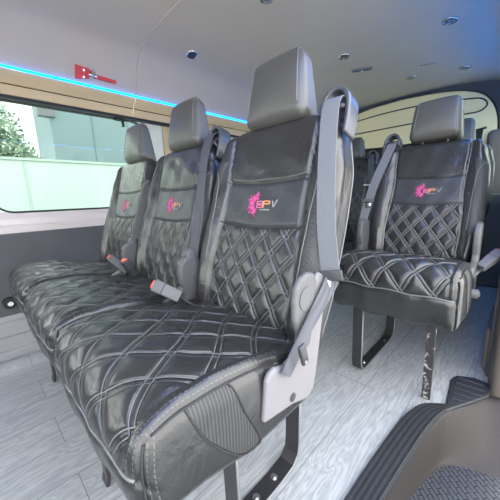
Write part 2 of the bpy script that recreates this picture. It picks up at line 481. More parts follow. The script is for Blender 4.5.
# ---------------------------------------------------------------- logo
def disc(x, s, r, n=9): return [(x + r * math.cos(2 * math.pi * k / n), s + r * math.sin(2 * math.pi * k / n)) for k in range(n)]
def ring(g, ox, os_, rx, rs, w, mi, rr=None, n=20):
    """rounded slot outline"""
    def pt(th, k):
        c, sn = math.cos(th), math.sin(th); e = .55
        return (ox + (rx + k) * math.copysign(abs(c) ** e, c), os_ + (rs + k) * math.copysign(abs(sn) ** e, sn))
    for i in range(n):
        t0, t1 = 2 * math.pi * i / n, 2 * math.pi * (i + 1) / n
        g.append(([pt(t0, 0), pt(t1, 0), pt(t1, w), pt(t0, w)], mi))
def bar(g, x0, s0, x1, s1, w, mi):
    L = math.hypot(x1 - x0, s1 - s0); nx, ns = -(s1 - s0) / L * w / 2, (x1 - x0) / L * w / 2
    g.append(([(x0 + nx, s0 + ns), (x0 - nx, s0 - ns), (x1 - nx, s1 - ns), (x1 + nx, s1 + ns)], mi))
def make_logo():
    g = []; rnd = random.Random(5); os_ = .312
    for ringi, r in enumerate((.015, .020, .0255, .031)):      # burst of dots on the left
        n = (13, 13, 12, 9)[ringi]
        for k in range(n):
            th = math.radians(80 + 200 * (k + .5 * (ringi % 2)) / n)
            rad = (.0030, .0028, .0026, .0021)[ringi]
            if ringi == 3 and k % 3 == 1: continue
            g.append((disc(-.012 + r * math.cos(th), os_ + r * 1.08 * math.sin(th), rad), 0 if (k + ringi) % 3 else 1))
    # solid crescent behind the letter
    for k in range(16):
        t0 = math.radians(95 + 170 * k / 16); t1 = math.radians(95 + 170 * (k + 1) / 16)
        g.append(([(-.006 + a * math.cos(t), os_ + a * math.sin(t)) for a, t in ((.0135, t0), (.0135, t1), (.0175, t1), (.0175, t0))], 0))
    ring(g, .001, os_ + .0045, .0095, .0022, .0026, 1); ring(g, .001, os_ - .0055, .0095, .0022, .0026, 1)   # stacked slots of the first letter
    ring(g, .0240, os_ + .0045, .0095, .0026, .0028, 2)                                                      # loop of the P
    bar(g, .0145, os_ + .008, .0145, os_ - .010, .003, 2)
    bar(g, .043, os_ + .009, .048, os_ - .008, .0014, 3); bar(g, .048, os_ - .008, .058, os_ + .012, .0014, 3)  # thin V
    x = .006
    for k in range(11):                                                                                      # line of tiny lettering
        hgt = (.0022, .003, .0022, .0022, .003)[k % 5]; bar(g, x, os_ - .0165, x, os_ - .0165 + hgt, .0012, 3); bar(g, x, os_ - .0165, x + .0014, os_ - .0165, .0008, 3); x += .0030
    V = []; F = []; mi = []
    for poly, mm in g:
        b = len(V); n = len(poly)
        top = back_curve(poly, .0022); bot = back_curve(poly, .0002)
        V += [tuple(v) for v in top] + [tuple(v) for v in bot]
        F.append(tuple(range(b, b + n))); mi.append(mm)
        for i in range(n): F.append((b + i, b + n + i, b + n + (i + 1) % n, b + (i + 1) % n)); mi.append(mm)
    return V, F, mi

# ---------------------------------------------------------------- build shared meshes
_c = make_cushion(); _b = make_back(); _h = make_head(); _l = make_logo()
cache = {}
def shared(name, builder, parent, loc=(0, 0, 0), mirror=False):
    """first use builds, later uses share the mesh"""
    key = name + ('_m' if mirror else '')
    if key in cache:
        src = cache[key]; o = src.copy(); COL.objects.link(o); o.parent = parent
    else:
        o = builder(); cache[key] = o; o.parent = parent
    o.location = loc
    return o

SK = {0: _c}
def b_cushion_deep():
    global SKIRT
    SKIRT = .055; c = make_cushion(); SKIRT = 0.
    return mesh_np('seat_cushion', c[0], c[1], M['leather'], attrs=c[2])
def shared_multi(key, builder, parent):
    if key in cache:
        out = []
        for src in cache[key]:
            o = src.copy(); COL.objects.link(o); o.parent = parent; out.append(o)
        return out
    objs = builder(); cache[key] = objs
    for o in objs: o.parent = parent
    return objs
def tube_obj(name, pts, r, n, mat):
    g = G(); g.tube(pts, r, n); return g.obj(name, M[mat], smooth=True)
def b_cushion(): return mesh_np('seat_cushion', _c[0], _c[1], M['leather'], attrs=_c[2])
def b_back(): return mesh_np('backrest', _b[0], _b[1], M['leather'], attrs=_b[2])
def b_head(): return mesh_np('headrest', _h[0], _h[1], M['leather_plain'])
def b_logo(): return mesh_np('logo', _l[0], _l[1], [M['magenta'], M['pink'], M['orange'], M['silver_print']], mi=_l[2], smooth=False)
def b_cpip(deep=False):
    global SKIRT
    SKIRT = .055 if deep else 0.
    g = G(); zf = CH - .062
    g.tube(cush_curve([(x, 0, zf) for x in np.linspace(-CW + .012, CW - .012, 40)]), .0026, 6)
    SKIRT = 0.
    return g.obj('piping', M['piping'], smooth=True)
def b_cseam(deep=False):
    global SKIRT
    SKIRT = .055 if deep else 0.
    out = []
    for sx in (-1, 1):
        out.append(tube_obj('seam_welt', cush_curve([(sx * (CW), y, CH - .004) for y in np.linspace(.02, CD - .03, 40)]), .0018, 6, 'seam'))
        out.append(tube_obj('seam_welt', cush_curve([(sx * (CW - .004), .010, z) for z in np.linspace(.008, CH - .012, 18)]), .0018, 6, 'seam'))
        out.append(tube_obj('insert_seam', cush_curve([(sx * CW, q[0], min(q[1], CH - .006)) for q in smooth_path(INSERT, 4)]), .0014, 5, 'seam'))
    SKIRT = 0.
    return out
def b_bpip():
    out = []
    for sx in (-1, 1):
        out.append(tube_obj('piping', back_curve([(sx * float(cpan(s) + .001), s) for s in np.linspace(-.02, .535, 60)], -.001), .0022, 6, 'piping'))
        b1 = smooth_path([(.205, .445), (.180, .40), (.170, .32), (.168, .22), (.168, .13)], 6)
        out.append(tube_obj('bolster_seam', back_curve([(sx * x, s) for x, s in b1], 0), .0016, 5, 'piping'))
        out.append(tube_obj('piping', back_side_curve([(sx * BW, .085, s) for s in np.linspace(.0, .52, 40)], 0), .002, 6, 'piping'))
    return out
def b_crease():
    return [tube_obj('crease_seam', back_curve([(x, s0 + .012 * (x / .15) ** 2) for x in np.linspace(-.146, .146, 30)], .0005), .0016, 5, 'seam') for s0 in (.247, .372)]
def b_hseam():
    out = []
    for sx in (-1, 1):
        e = .082
        pts = head_map(np.array([(sx * e, 0, z) for z in np.linspace(.03, .165, 14)] + [(sx * e, y, .170) for y in np.linspace(.02, .08, 6)]), .0005)
        out.append(tube_obj('seam_welt', pts, .0016, 5, 'piping'))
    return out
def b_post():
    g = G(); g.tube([bl(0, .02, .50), bl(0, .02, .60)], .006, 10)
    return g.obj('headrest_post', M['plastic_dark'], smooth=True)
def guide_mesh(sx):
    def f_():
        g = G()
        path = smooth_path([(.142, .530), (.142, .558), (.150, .580), (.168, .592), (.188, .588), (.203, .568), (.209, .530), (.209, .480)], 6)
        n = len(path)
        g.strip([bl(sx * x, .030, s) for x, s in path], (0, .956, -.294), [.052] * n, .012)
        return mesh_np('belt_guide', g.V, g.F, M['guide'], smooth=True, auto=50, bevel=.005)
    return f_
def guide_bar(sx):
    def f_():
        g = G(); g.tube([bl(sx * .144, .016, .550), bl(sx * .17, .012, .551), bl(sx * .205, .016, .546)], .008, 10)
        return g.obj('guide_bar', M['plastic_dark'], smooth=True)
    return f_

def seat_position(root, xc, guide=1, logo=True, deep=False):
    """one seating position: cushion, backrest, headrest with their pieces"""
    c = shared('deep' if deep else 'seat_cushion', b_cushion_deep if deep else b_cushion, root, (xc, 0, 0)); c.name = 'seat_cushion'
    shared('cpipd' if deep else 'cpip', lambda: b_cpip(deep), c).name = 'piping'; shared_multi('cseamd' if deep else 'cseam', lambda: b_cseam(deep), c)
    b = shared('backrest', b_back, root, (xc, 0, 0))
    shared_multi('bpip', b_bpip, b); shared_multi('crease', b_crease, b)
    if logo: shared('logo', b_logo, b).name = 'logo'
    h = shared('headrest', b_head, root, (xc, 0, .012 if deep else -.008))
    shared_multi('hseam', b_hseam, h)
    for dx in (-.05, .05): shared('post', b_post, h, (dx, 0, 0)).name = 'headrest_post'
    if guide:
        gd = shared('guide%d' % guide, guide_mesh(guide), root, (xc + (-.012 if deep else 0), 0, .022 if deep else 0)); gd.name = 'belt_guide'
        shared('gbar%d' % guide, guide_bar(guide), gd).name = 'guide_bar'
    return c, b, h

def strap(root, pts, w=.046, mat='belt', wdir=(1, 0, 0), name='seat_belt'):
    g = G(); P = smooth_path(pts, 8)
    if np.ndim(wdir) > 1:
        W = []; m_ = len(wdir)
        for i in range(len(P)):
            u = i / (len(P) - 1) * (m_ - 1); k = min(int(u), m_ - 2); W.append(np.array(wdir[k]) * (1 - u + k) + np.array(wdir[k + 1]) * (u - k))
        wdir = W
    g.strip(P, wdir, w, .0022)
    return mesh_np(name, g.V, g.F, M[mat], root, smooth=True, auto=50)

def shoulder_strap(root, xc, sx=1, mat='belt', end=(.244, -.016, .165), w=.042):
    pts = [bl(xc + sx * .174, .050, .540), bl(xc + sx * .176, .014, .566), bl(xc + sx * .178, -.010, .552), bl(xc + sx * .186, -.024, .50),
           bl(xc + sx * .204, -.030, .38), bl(xc + sx * .224, -.028, .26), bl(xc + sx * end[0], end[1], end[2])]
    return strap(root, pts, w, mat)

def frame_bar(root, pts, w, t, wdir, mat='black_metal', name='leg'):
    g = G(); g.strip(pts, wdir, w, t)
    return mesh_np(name, g.V, g.F, M[mat], root, smooth=False, bevel=.0015)

def bolt(parent, p, axis=(0, 0, 1), r=.007):
    a = np.array(axis, float); p = np.array(p, float); g = G()
    g.tube([p, p + a * .002], r * 1.5, 14); g.tube([p + a * .002, p + a * .007], r, 6)
    return g.obj('bolt', M['steel'], parent)

BRACKET = [(.302, .410), (.312, .486), (.320, .498), (.337, .502), (.366, .492), (.400, .504), (.440, .530), (.458, .590), (.466, .636), (.482, .646), (.500, .636), (.501, .560), (.484, .470), (.466, .391), (.441, .376), (.404, .390), (.387, .396)]
HOUSING = [(.400, .500), (.405, .530), (.392, .570), (.391, .605), (.396, .632), (.412, .648), (.435, .655), (.458, .650), (.468, .630), (.466, .590), (.455, .540), (.445, .500)]
def side_cover(root, x0, x1, mat='plastic', lower='plastic'):
    """recliner housing with the bracket below it"""
    g = G(); g.prism(HOUSING, lambda y, z, w: (w, y, z), x0, x1)
    o = mesh_np('recliner_housing', g.V, g.F, M[mat], root, smooth=False, bevel=.007)
    g = G(); g.prism(BRACKET, lambda y, z, w: (w, y, z), x0 - .001, x1 - .003)
    mesh_np('side_bracket', g.V, g.F, M[lower], root, smooth=False, bevel=.006)
    return o

def buckle(root, base, tip, w=.030, t=.020, body='plastic', side=(1, 0, 0)):
    """belt buckle on a stalk, red button at the tip end"""
    b = np.array(base, float); e = np.array(tip, float); ax = e - b; L = np.linalg.norm(ax); ax /= L
    sd = np.array(side, float); sd -= ax * (sd @ ax); sd /= np.linalg.norm(sd); nn = np.cross(ax, sd)
    g = G()
    for (a0, a1, ww0, ww1, tt) in ((0, .62, .8, 1.05, 1.0), (.62, .97, 1.05, 1.0, 1.05)):
        V = []
        for a_, ww in ((a0, ww0), (a1, ww1)):
            for p, q in ((-1, -1), (1, -1), (1, 1), (-1, 1)):
                V.append(b + ax * L * a_ + sd * p * ww * w / 2 + nn * q * tt * t / 2)
        g.add(V, [(3, 2, 1, 0), (4, 5, 6, 7), (0, 1, 5, 4), (1, 2, 6, 5), (2, 3, 7, 6), (3, 0, 4, 7)])
    o = mesh_np('buckle', g.V, g.F, M[body], root, smooth=False, bevel=.003)
    g = G(); V = []
    for a_ in (.95, 1.03):
        for p, q in ((-1, -1), (1, -1), (1, 1), (-1, 1)): V.append(b + ax * L * a_ + sd * p * .40 * w + nn * q * .33 * t)
    g.add(V, [(3, 2, 1, 0), (4, 5, 6, 7), (0, 1, 5, 4), (1, 2, 6, 5), (2, 3, 7, 6), (3, 0, 4, 7)])
    mesh_np('release_button', g.V, g.F, M['button'], o, smooth=False, bevel=.0015)['label'] = 'red release button'
    g = G(); g.strip([b - ax * .06 - np.array([0, 0, .01]), b + ax * .01], side, w * .6, .004)
    mesh_np('stalk', g.V, g.F, M['plastic_dark'], o)
    return o

def loop_leg(root, x, y0, y1, ztop=.37, w=.042, base=0.):
    """flat steel bar bent into a U that stands on the floor"""
    pts = [(x, y0 - .004, ztop), (x, y0, .060), (x, y0 + .010, .022), (x, y0 + .040, .006), (x, y0 + .09, .0045), (x, y1 - .09, .0045), (x, y1 - .03, .012), (x, y1 - .005, .035), (x, y1, .07), (x, y1 + .01, ztop)]
    pts = [(p[0], p[1], p[2] + (base if p[2] < .2 else 0)) for p in pts]
    o = frame_bar(root, pts, w, .008, (1, 0, 0), 'black_metal')
    for yy in (y0 + .08, y1 - .09): bolt(o, (x, yy, .0085 + base))
    g = G(); 
    g.tube([(p[0] + w / 2 - .001, p[1], p[2]) for p in pts], .0042, 6)
    g.obj('bar_edge', M['edge_metal'], o, smooth=True)
    return o

# ================================================================ the front triple bench
XC = (-.515, -.970, -1.420)
bench = empty('bench_seat', 'black quilted leather triple bench seat in the foreground', 'seat', (0, 0, 0))
for i, xc in enumerate(XC): seat_position(bench, xc, 1 if i < 2 else 0)
g = G(); g.box(-1.60, -.33, .16, .50, .352, .39); 
g.obj('seat_frame', M['black_metal'], bench)
side_cover(bench, -.290, -.276, lower='plastic_light')
for xx in (-.745, -1.196):
    hh = side_cover(bench, xx - .014, xx + .014, mat='plastic'); hh.location = (0, .040, -.030)
# round pivot cap and hole on the near cover
g = G(); g.tube([(-.2765, .428, .605), (-.274, .428, .605)], .024, 24); 
g.obj('pivot_cap', M['plastic'], bench)
g = G(); g.tube([(-.2795, .385, .415), (-.2775, .385, .415)], .0085, 16); g.obj('cover_hole', M['plastic_dark'], bench)
# legs
loop_leg(bench, -.425, .340, .585, w=.048)
for xx in (-1.455, -.775):
    frame_bar(bench, [(xx, .160, .40), (xx, .163, .03), (xx, .157, .004)], .040, .010, (1, 0, 0))
    frame_bar(bench, [(xx, .50, .38), (xx, .50, .0)], .040, .010, (1, 0, 0))
# belts
shoulder_strap(bench, XC[0])
shoulder_strap(bench, XC[1], mat='belt_dark', end=(.228, -.03, .13))
strap(bench, [bl(XC[1] + .172, .02, .56), bl(XC[1] + .185, -.020, .50), bl(XC[1] + .200, -.026, .36), bl(XC[1] + .220, -.03, .2), bl(XC[1] + .230, -.02, .12)], .040, 'belt_dark')
# tongue plate and lower belt of the near seat
tg = G(); p = np.array(bl(XC[0] + .250, -.018, .158))
tg.strip([p + np.array([-.002, -.004, .010]), p + np.array([.002, -.004, -.012])], (1, .25, .1), .048, .006)
tongue = mesh_np('belt_tongue', tg.V, tg.F, M['plastic_dark'], bench, bevel=.002)
tg = G(); tg.strip([p + np.array([-.006, -.010, -.010]), p + np.array([-.008, -.014, -.034])], (1, .25, .1), .020, .003)
mesh_np('metal_latch', tg.V, tg.F, M['steel'], tongue)
strap(bench, [p + np.array([.002, .0, -.008]), (-.266, .478, .600), (-.266, .420, .555), (-.267, .380, .517), (-.272, .354, .482)], .030, 'belt_dark',
      [(.7, .5, -.2), (.35, .8, -.4), (.1, .8, -.55), (.1, .8, -.5), (.1, .8, -.5)])
g = G(); g.strip([(-.264, .392, .528), (-.262, .396, .51), (-.263, .404, .486)], (0, 1, .1), .018, .008)
o = mesh_np('anchor_plate', g.V, g.F, M['plastic_dark'], bench, bevel=.003)
g = G(); g.box(-.2588, -.2580, .398, .403, .490, .494); g.obj('anchor_mark', M['silver_print'], o)
# buckles
buckle(bench, (-.680, .395, .520), (-.738, .345, .560), .046, .034, 'plastic')
buckle(bench, (-1.100, .440, .500), (-1.105, .405, .572), .036, .028, 'plastic_dark')
o = buckle(bench, (-1.150, .435, .505), (-1.235, .395, .566), .034, .028, 'plastic')
# floor anchor knob at the far end
g = G(); g.tube([(-1.905, .085, .295), (-1.86, .085, .295)], .030, 20); g.tube([(-1.86, .085, .295), (-1.852, .085, .295)], .012, 12, mi=1)
tag(g.obj('belt_anchor', [M['rubber'], M['steel']]), 'round black belt anchor on the dark side panel', 'anchor')

# ================================================================ the single seat
DY = .93
single = empty('single_seat', 'single black quilted leather seat standing alone beside the entry step', 'seat', (-.325, DY, .020))
seat_position(single, 0, -1, True, True)
g = G(); g.box(-.17, .17, .14, .48, .352, .39); g.obj('seat_frame', M['black_metal'], single)
loop_leg(single, -.135, .195, .640, base=-.020)
frame_bar(single, [(.135, .205, .38), (.135, .215, .0), (.135, .212, -.019)], .030, .012, (1, 0, 0), 'worn')
g = G(); g.tube([(-.05, .40, .345), (-.09, .44, .335)], .016, 10); g.tube([(-.09, .44, .335), (-.11, .45, .325)], .022, 10)
mesh_np('recliner_motor', g.V, g.F, M['pillar'], single, smooth=True)
# belt runs down beside the left bolster
pts = [bl(-.172, .050, .540), bl(-.174, .012, .566), bl(-.178, -.012, .552), bl(-.192, -.026, .48), bl(-.222, -.034, .36), bl(-.240, -.030, .27), bl(-.258, -.028, .12), bl(-.262, .0, .0)]
strap(single, pts, .044)
tg = G(); p = np.array(bl(-.243, -.042, .262)); tg.strip([p + np.array([0, 0, .006]), p + np.array([0, 0, -.010])], (1, 0, 0), .060, .008)
tongue = mesh_np('belt_tongue', tg.V, tg.F, M['plastic'], single, bevel=.002)
tg = G(); tg.strip([p + np.array([.004, 0, -.010]), p + np.array([.004, 0, -.040])], (1, 0, 0), .024, .003); mesh_np('metal_latch', tg.V, tg.F, M['steel'], tongue)
side_cover(single, .205, .228, mat='plastic'); side_cover(single, -.243, -.218, mat='plastic')
buckle(single, (.235, .42, .480), (.285, .50, .535), .034, .028, 'plastic')
g = G(); g.tube([(.225, .33, .40), (.245, .33, .40)], .018, 12); g.tube([(.245, .33, .40), (.250, .33, .40)], .010, 6)
mesh_np('adjuster_nut', g.V, g.F, M['plastic'], single, smooth=True, auto=40)

# ================================================================ rear row, mostly hidden
def copy_tree(o, parent=None):
    c = o.copy(); COL.objects.link(c); c.parent = parent
    for ch in list(o.children): copy_tree(ch, c)
    return c
rear_b = empty('bench_seat', 'dark double bench seat glimpsed through the gap behind the foreground bench', 'seat', (-1.085, 1.72, .085))
for xc in (0, -.455): seat_position(rear_b, xc, 1, False)
g = G(); g.box(-.60, .16, .14, .48, .352, .39); g.obj('seat_frame', M['black_metal'], rear_b)
for xx in (-.60, .14):
    frame_bar(rear_b, [(xx, .20, .38), (xx, .20, -.085)], .040, .010, (1, 0, 0)); frame_bar(rear_b, [(xx, .46, .38), (xx, .46, -.085)], .040, .010, (1, 0, 0))
shoulder_strap(rear_b, 0, 1, 'belt_dark')
g = G(); p = np.array(bl(.195, -.05, .30)); g.strip([p, p + np.array([0, 0, -.02])], (1, 0, 0), .05, .008); mesh_np('belt_tongue', g.V, g.F, M['steel'], rear_b)
rear_s = empty('single_seat', 'dark single seat mostly hidden behind the quilted single seat by the step', 'seat', (-.365, 1.72, .085))
seat_position(rear_s, 0, -1, False)
g = G(); g.box(-.17, .17, .14, .48, .352, .39); g.obj('seat_frame', M['black_metal'], rear_s)
for xx in (-.14, .14):
    frame_bar(rear_s, [(xx, .20, .38), (xx, .20, -.085)], .040, .010, (1, 0, 0)); frame_bar(rear_s, [(xx, .46, .38), (xx, .46, -.085)], .040, .010, (1, 0, 0))

# ================================================================ van body
YB, YF = 3.20, -2.00
O1 = [(-.275, YF), (-.265, .20), (-.255, .55), (-.246, .742), (-.232, .927), (-.216, 1.02), (-.193, 1.085), (-.160, 1.118), (-.122, 1.145)]
PAD = [(-.122, 1.145), (-.134, 1.337), (-.118, 1.372), (-.065, 1.405), (-.014, 1.377)]
outline = [(.02, YB), (-1.97, YB), (-1.97, YF)] + O1 + PAD[1:] + [(.02, 1.377)]
g = G(); g.prism(outline, lambda x, y, z: (x, y, z), -.03, 0)
struct(g.obj('floor', M['floor']))

# roof: profile swept along the van; mirrored about the middle
XM = -.950
roofp = [(-1.795, 1.437), (-1.770, 1.520), (-1.730, 1.600), (-1.670, 1.655), (-1.56, 1.683), (-1.40, 1.700), (-1.2, 1.708), (-.950, 1.711)]
roofp = [tuple(p) for p in smooth_path(roofp, 4)]
full = roofp + [(2 * XM - x, z) for x, z in roofp[::-1][1:]]
outer = [(x + (-.03 if x < XM else .03), z + .03) for x, z in full]
g = G(); g.prism(full + outer[::-1], lambda x, z, y: (x, y, z), YF, YB)
struct(mesh_np('ceiling', g.V, g.F, M['liner'], smooth=True, auto=40))
# roof lining joint across the van
g = G(); 
jp = [(x, .85 + .0 * x, z - .001) for x, z in full]
g.tube(jp, .0035, 6); struct(g.obj('trim_1', M['liner'], smooth=True))

def sweep_y(name, poly, y0, y1, mat, kind=True, **k):
    g = G(); g.prism(poly, lambda x, z, y: (x, y, z), y0, y1)
    o = mesh_np(name, g.V, g.F, M[mat], **k)
    return struct(o) if kind else o
# cant rails (both sides): two beige bands with a dark line between
def mir(poly): return [(2 * XM - x, z) for x, z in poly][::-1]
rail_a = [(-1.895, 1.332), (-1.872, 1.328), (-1.858, 1.334), (-1.848, 1.366), (-1.842, 1.374), (-1.895, 1.374)]
rail_b = [(-1.895, 1.379), (-1.838, 1.379), (-1.826, 1.395), (-1.803, 1.418), (-1.794, 1.430), (-1.83, 1.432)]
for poly in (rail_a, rail_b):
    sweep_y('trim_2', poly, YF, YB, 'beige', smooth=True, auto=40)
    sweep_y('trim_3', mir(poly), 1.40, YB, 'beige', smooth=True, auto=40)
sweep_y('trim_4', [(-1.895, 1.372), (-1.846, 1.372), (-1.846, 1.381), (-1.895, 1.381)], YF, YB, 'rubber')
# joint in the cant rail
g = G(); g.tube([(-1.856, .85, 1.335), (-1.846, .85, 1.37), (-1.826, .85, 1.397), (-1.795, .85, 1.428)], .003, 6); struct(g.obj('trim_5', M['beige2'], smooth=True))
# LED strips
g = G(); g.tube([(-1.789, YF + .05, 1.4355), (-1.789, YB - .25, 1.4355)], .0062, 8)
tag(g.obj('led_strip', M['led'], smooth=True), 'glowing blue LED light strip along the roof edge above the window', 'light strip')
M['led_right'] = emit('blue_led_door_side', (.0, .22, 1.0), 38)
g = G(); g.tube([(2 * XM + 1.789, YF + .05, 1.4355), (2 * XM + 1.789, YB - .25, 1.4355)], .0062, 8)
tag(g.obj('led_strip', M['led_right'], smooth=True), 'blue LED light strip along the roof edge on the door side', 'light strip')

# left wall: lower panel, painted belt line, window opening, pillars
WX = -1.895
g = G()
g.box(WX - .04, WX, YF, YB, 0, .655); o = g.obj('wall_left', M['panel']); struct(o)
g = G(); g.prism([(WX - .05, .655), (WX + .004, .655), (WX + .006, .690), (WX - .004, .700), (WX - .004, .728), (WX - .016, .765), (WX - .05, .765)], lambda x, z, y: (x, y, z), YF, YB)
struct(mesh_np('trim_6', g.V, g.F, M['paint'], smooth=False, bevel=.003))
# metal sill steps by the floor
g = G(); g.prism([(WX - .005, .0), (-1.845, .0), (-1.845, .045), (-1.858, .052), (-1.858, .115), (-1.872, .122), (-1.872, .190), (-1.882, .200), (-1.882, .225), (WX - .005, .225)][::-1], lambda x, z, y: (x, y, z), YF, YB)
M['sill'] = simple('ribbed_metal_sill', (.32, .32, .33), .45, .3, noise=.06, nscale=10)
struct(mesh_np('trim_7', g.V, g.F, M['sill'], smooth=False, bevel=.003))
# panel behind the window: ivory pillar and tan trimmed rear quarter
WY0, WY1, WZ0, WZ1 = .02, .90, .775, 1.335
def rounded_rect(y0, y1, z0, z1, r, n=8, rs=None):
    out = []
    for (cy, cz, a0) in ((y1 - r, z1 - r * .35, 0), (y0 + r, z1 - r * .35, 90), (y0 + r, z0 + r, 180), (y1 - r, z0 + r, 270)):
        rz = r * .35 if a0 in (0, 90) else r
        for k in range(n + 1):
            a = math.radians(a0 + 90 * k / n); out.append((cy + r * math.cos(a), cz + rz * math.sin(a)))
    return out
WIN = rounded_rect(.085, .935, .758, 1.322, .10)
def ring_prism(g, outer, inner, fn, a, b, mi=0):
    n = len(outer); V = [fn(*p, a) for p in outer] + [fn(*p, a) for p in inner] + [fn(*p, b) for p in outer] + [fn(*p, b) for p in inner]
    F = []
    for i in range(n):
        j = (i + 1) % n
        F += [(i, j, n + j, n + i), (2 * n + i, 3 * n + i, 3 * n + j, 2 * n + j), (i, 2 * n + i, 2 * n + j, j), (n + i, n + j, 3 * n + j, 3 * n + i)]
    g.add(V, F, mi)
yzx = lambda y, z, x: (x, y, z)
inner = rounded_rect(.095, .925, .768, 1.316, .09)
g = G(); ring_prism(g, WIN, inner, yzx, WX - .040, WX - .012); 
w1 = g.obj('window_1', M['rubber']); struct(w1)
g = G(); g.prism(inner, yzx, WX - .028, WX - .024); struct(g.obj('window_2', M['glass']))
# dark rubber line above the window continuing rearwards
g = G(); g.box(WX - .01, -1.862, YF, YB, 1.318, 1.332); struct(g.obj('trim_8', M['rubber']))
# wall around and behind the window
g = G(); g.box(WX - .045, WX - .010, .930, 1.075, .76, 1.33); struct(g.obj('trim_9', M['ivory'], bevel=.008))
g = G(); g.box(WX - .045, WX - .006, 1.075, 1.62, .76, 1.33); struct(g.obj('trim_10', M['curtain']))
g = G(); g.box(WX - .03, WX - .025, 1.62, YB, .76, 1.33); struct(g.obj('window_4', M['glass']))  # clear pane added here to let more daylight reach the tailgate header
g = G()
g.box(WX - .05, WX - .008, -.30, .09, .76, 1.33); struct(g.obj('trim_11', M['ivory']))
# window latch
g = G(); g.box(WX - .02, WX + .012, .745, .80, 1.306, 1.320); g.box(WX - .002, WX + .012, .785, .80, 1.27, 1.310)
tag(g.obj('window_latch', M['rubber'], bevel=.002), 'small black latch at the top right corner of the side window', 'latch')
# screws in the dark panel
for k, (y, z) in enumerate(((.135, .625), (.365, .64), (.60, .64))):
    g = G(); g.tube([(WX, y, z), (WX + .004, y, z)], .010, 14); g.tube([(WX + .004, y, z), (WX + .0055, y, z)], .005, 6)
    g.obj('panel_clip', M['panel'], bpy.data.objects['wall_left'])

# rear wall with tailgate header
arch = [(-.215, 1.10), (-.217, 1.30), (-.232, 1.40), (-.262, 1.478), (-.316, 1.552), (-.40, 1.602), (-.52, 1.638), (-.70, 1.662), (-.950, 1.674)]
arch = [tuple(p) for p in smooth_path(arch, 4)]
archf = arch + [(2 * XM - x, z) for x, z in arch[::-1][1:]]
big = [(.02, 0), (.02, 1.5), (-.1, 1.75), (-1.83, 1.75), (-1.97, 1.5), (-1.97, 0)]
g = G(); g.prism(big, lambda x, z, y: (x, y, z), YB, YB + .04); struct(g.obj('wall_rear', M['panel']))
yz3 = lambda x, z, y: (x, y, z)
def scale_poly(p, c, kx, kz): return [(c[0] + (x - c[0]) * kx, c[1] + (z - c[1]) * kz) for x, z in p]
g = G(); g.prism(scale_poly(archf, (XM, 1.2), 1.015, 1.03)[::-1], yz3, YB - .03, YB); struct(g.obj('trim_12', M['rubber']))
g = G(); g.prism(archf[::-1], yz3, YB - .075, YB - .03); tail = mesh_np('door_1', g.V, g.F, M['beige2'], smooth=False, bevel=.012); struct(tail)
# recessed line of the tailgate header: long flattened oval
ov = []
cxl, cxr, zc, rz = -1.53, -.37, 1.480, .050
for k in range(25):
    a = math.radians(-90 + 180 * k / 24); ov.append((cxr + .075 * math.cos(a), zc + rz * math.sin(a) - .0))
for k in range(25):
    a = math.radians(90 + 180 * k / 24); ov.append((cxl + .075 * math.cos(a), zc + rz * math.sin(a)))
def bow(p): # follow the roof bow
    x, z = p; q = 1 - ((x - XM) / .66) ** 2; return (x, zc + (z - zc) * (1 + .5 * q) + .030 * q)
fine = []
for i in range(len(ov)):
    a_, b_ = ov[i], ov[(i + 1) % len(ov)]; n_ = 30 if abs(a_[0] - b_[0]) > .3 else 1
    for k in range(n_): fine.append(bow((a_[0] + (b_[0] - a_[0]) * k / n_, a_[1] + (b_[1] - a_[1]) * k / n_)))
g = G(); g.tube([(x, YB - .077, z) for x, z in fine], .0055, 6, closed=True); g.obj('header_groove', M['rubber'], tail, smooth=True)
# lower edge line of the header and tailgate window
low = [(x, YB - .08, 1.300 - .055 * (1 - ((x - XM) / .7) ** 2)) for x in np.linspace(-1.66, -.28, 40)]
g = G(); g.tube(low, .009, 6); g.obj('header_edge', M['rubber'], tail, smooth=True)
g = G(); g.prism([(-1.62, .78), (-.33, .78), (-.30, 1.29), (-.60, 1.26), (-.95, 1.245), (-1.3, 1.26), (-1.62, 1.29)], yz3, YB - .082, YB - .074); g.obj('tailgate_glass', M['rubber'], tail)
g = G(); g.box(-1.9, -.02, YB - .30, YB - .04, 0, .76); struct(g.obj('trim_13', M['panel'], bevel=.02))
# olive pillars at the rear corners
g = G(); g.box(-1.90, -1.66, YB - .12, YB - .0, .6, 1.42); struct(g.obj('trim_14', M['olive'], bevel=.03))
g = G(); g.box(-.27, -.02, YB - .12, YB - .0, .6, 1.27); struct(g.obj('trim_15', M['pillar'], bevel=.04))

# right side behind the door opening
RX = -.035
g = G(); g.box(RX, RX + .04, 1.46, YB, 0, .80); struct(g.obj('wall_right', M['panel']))
g = G(); g.box(RX, RX + .04, 1.42, 1.58, .55, 1.36); g.box(RX, RX + .04, 2.25, 2.40, .75, 1.36); struct(g.obj('trim_16', M['plastic_dark'], bevel=.008))
g = G(); g.box(RX + .015, RX + .02, 1.58, YB, .80, 1.345); struct(g.obj('window_3', M['glass']))
# door pillar: light brown moulding rounding into the step
g = G()
pp = smooth_path([(-.010, 1.345), (.002, 1.335), (.02, 1.33), (.06, 1.33), (.06, 1.46), (-.02, 1.46), (-.022, 1.40)], 3)
g.prism([(p[0], p[1]) for p in pp], lambda x, y, z: (x, y, z), -.18, .42)
struct(mesh_np('trim_17', g.V, g.F, M['pillar'], smooth=True, auto=40))
g = G(); g.prism([(-.025, 1.36), (.06, 1.34), (.06, 1.47), (-.035, 1.47)], lambda x, y, z: (x, y, z), .42, 1.5); struct(g.obj('trim_18', M['plastic_dark'], bevel=.008))
g = G(); g.box(-.055, -.03, 1.50, 1.85, 0, .20); struct(g.obj('trim_19', M['pillar'], bevel=.03))

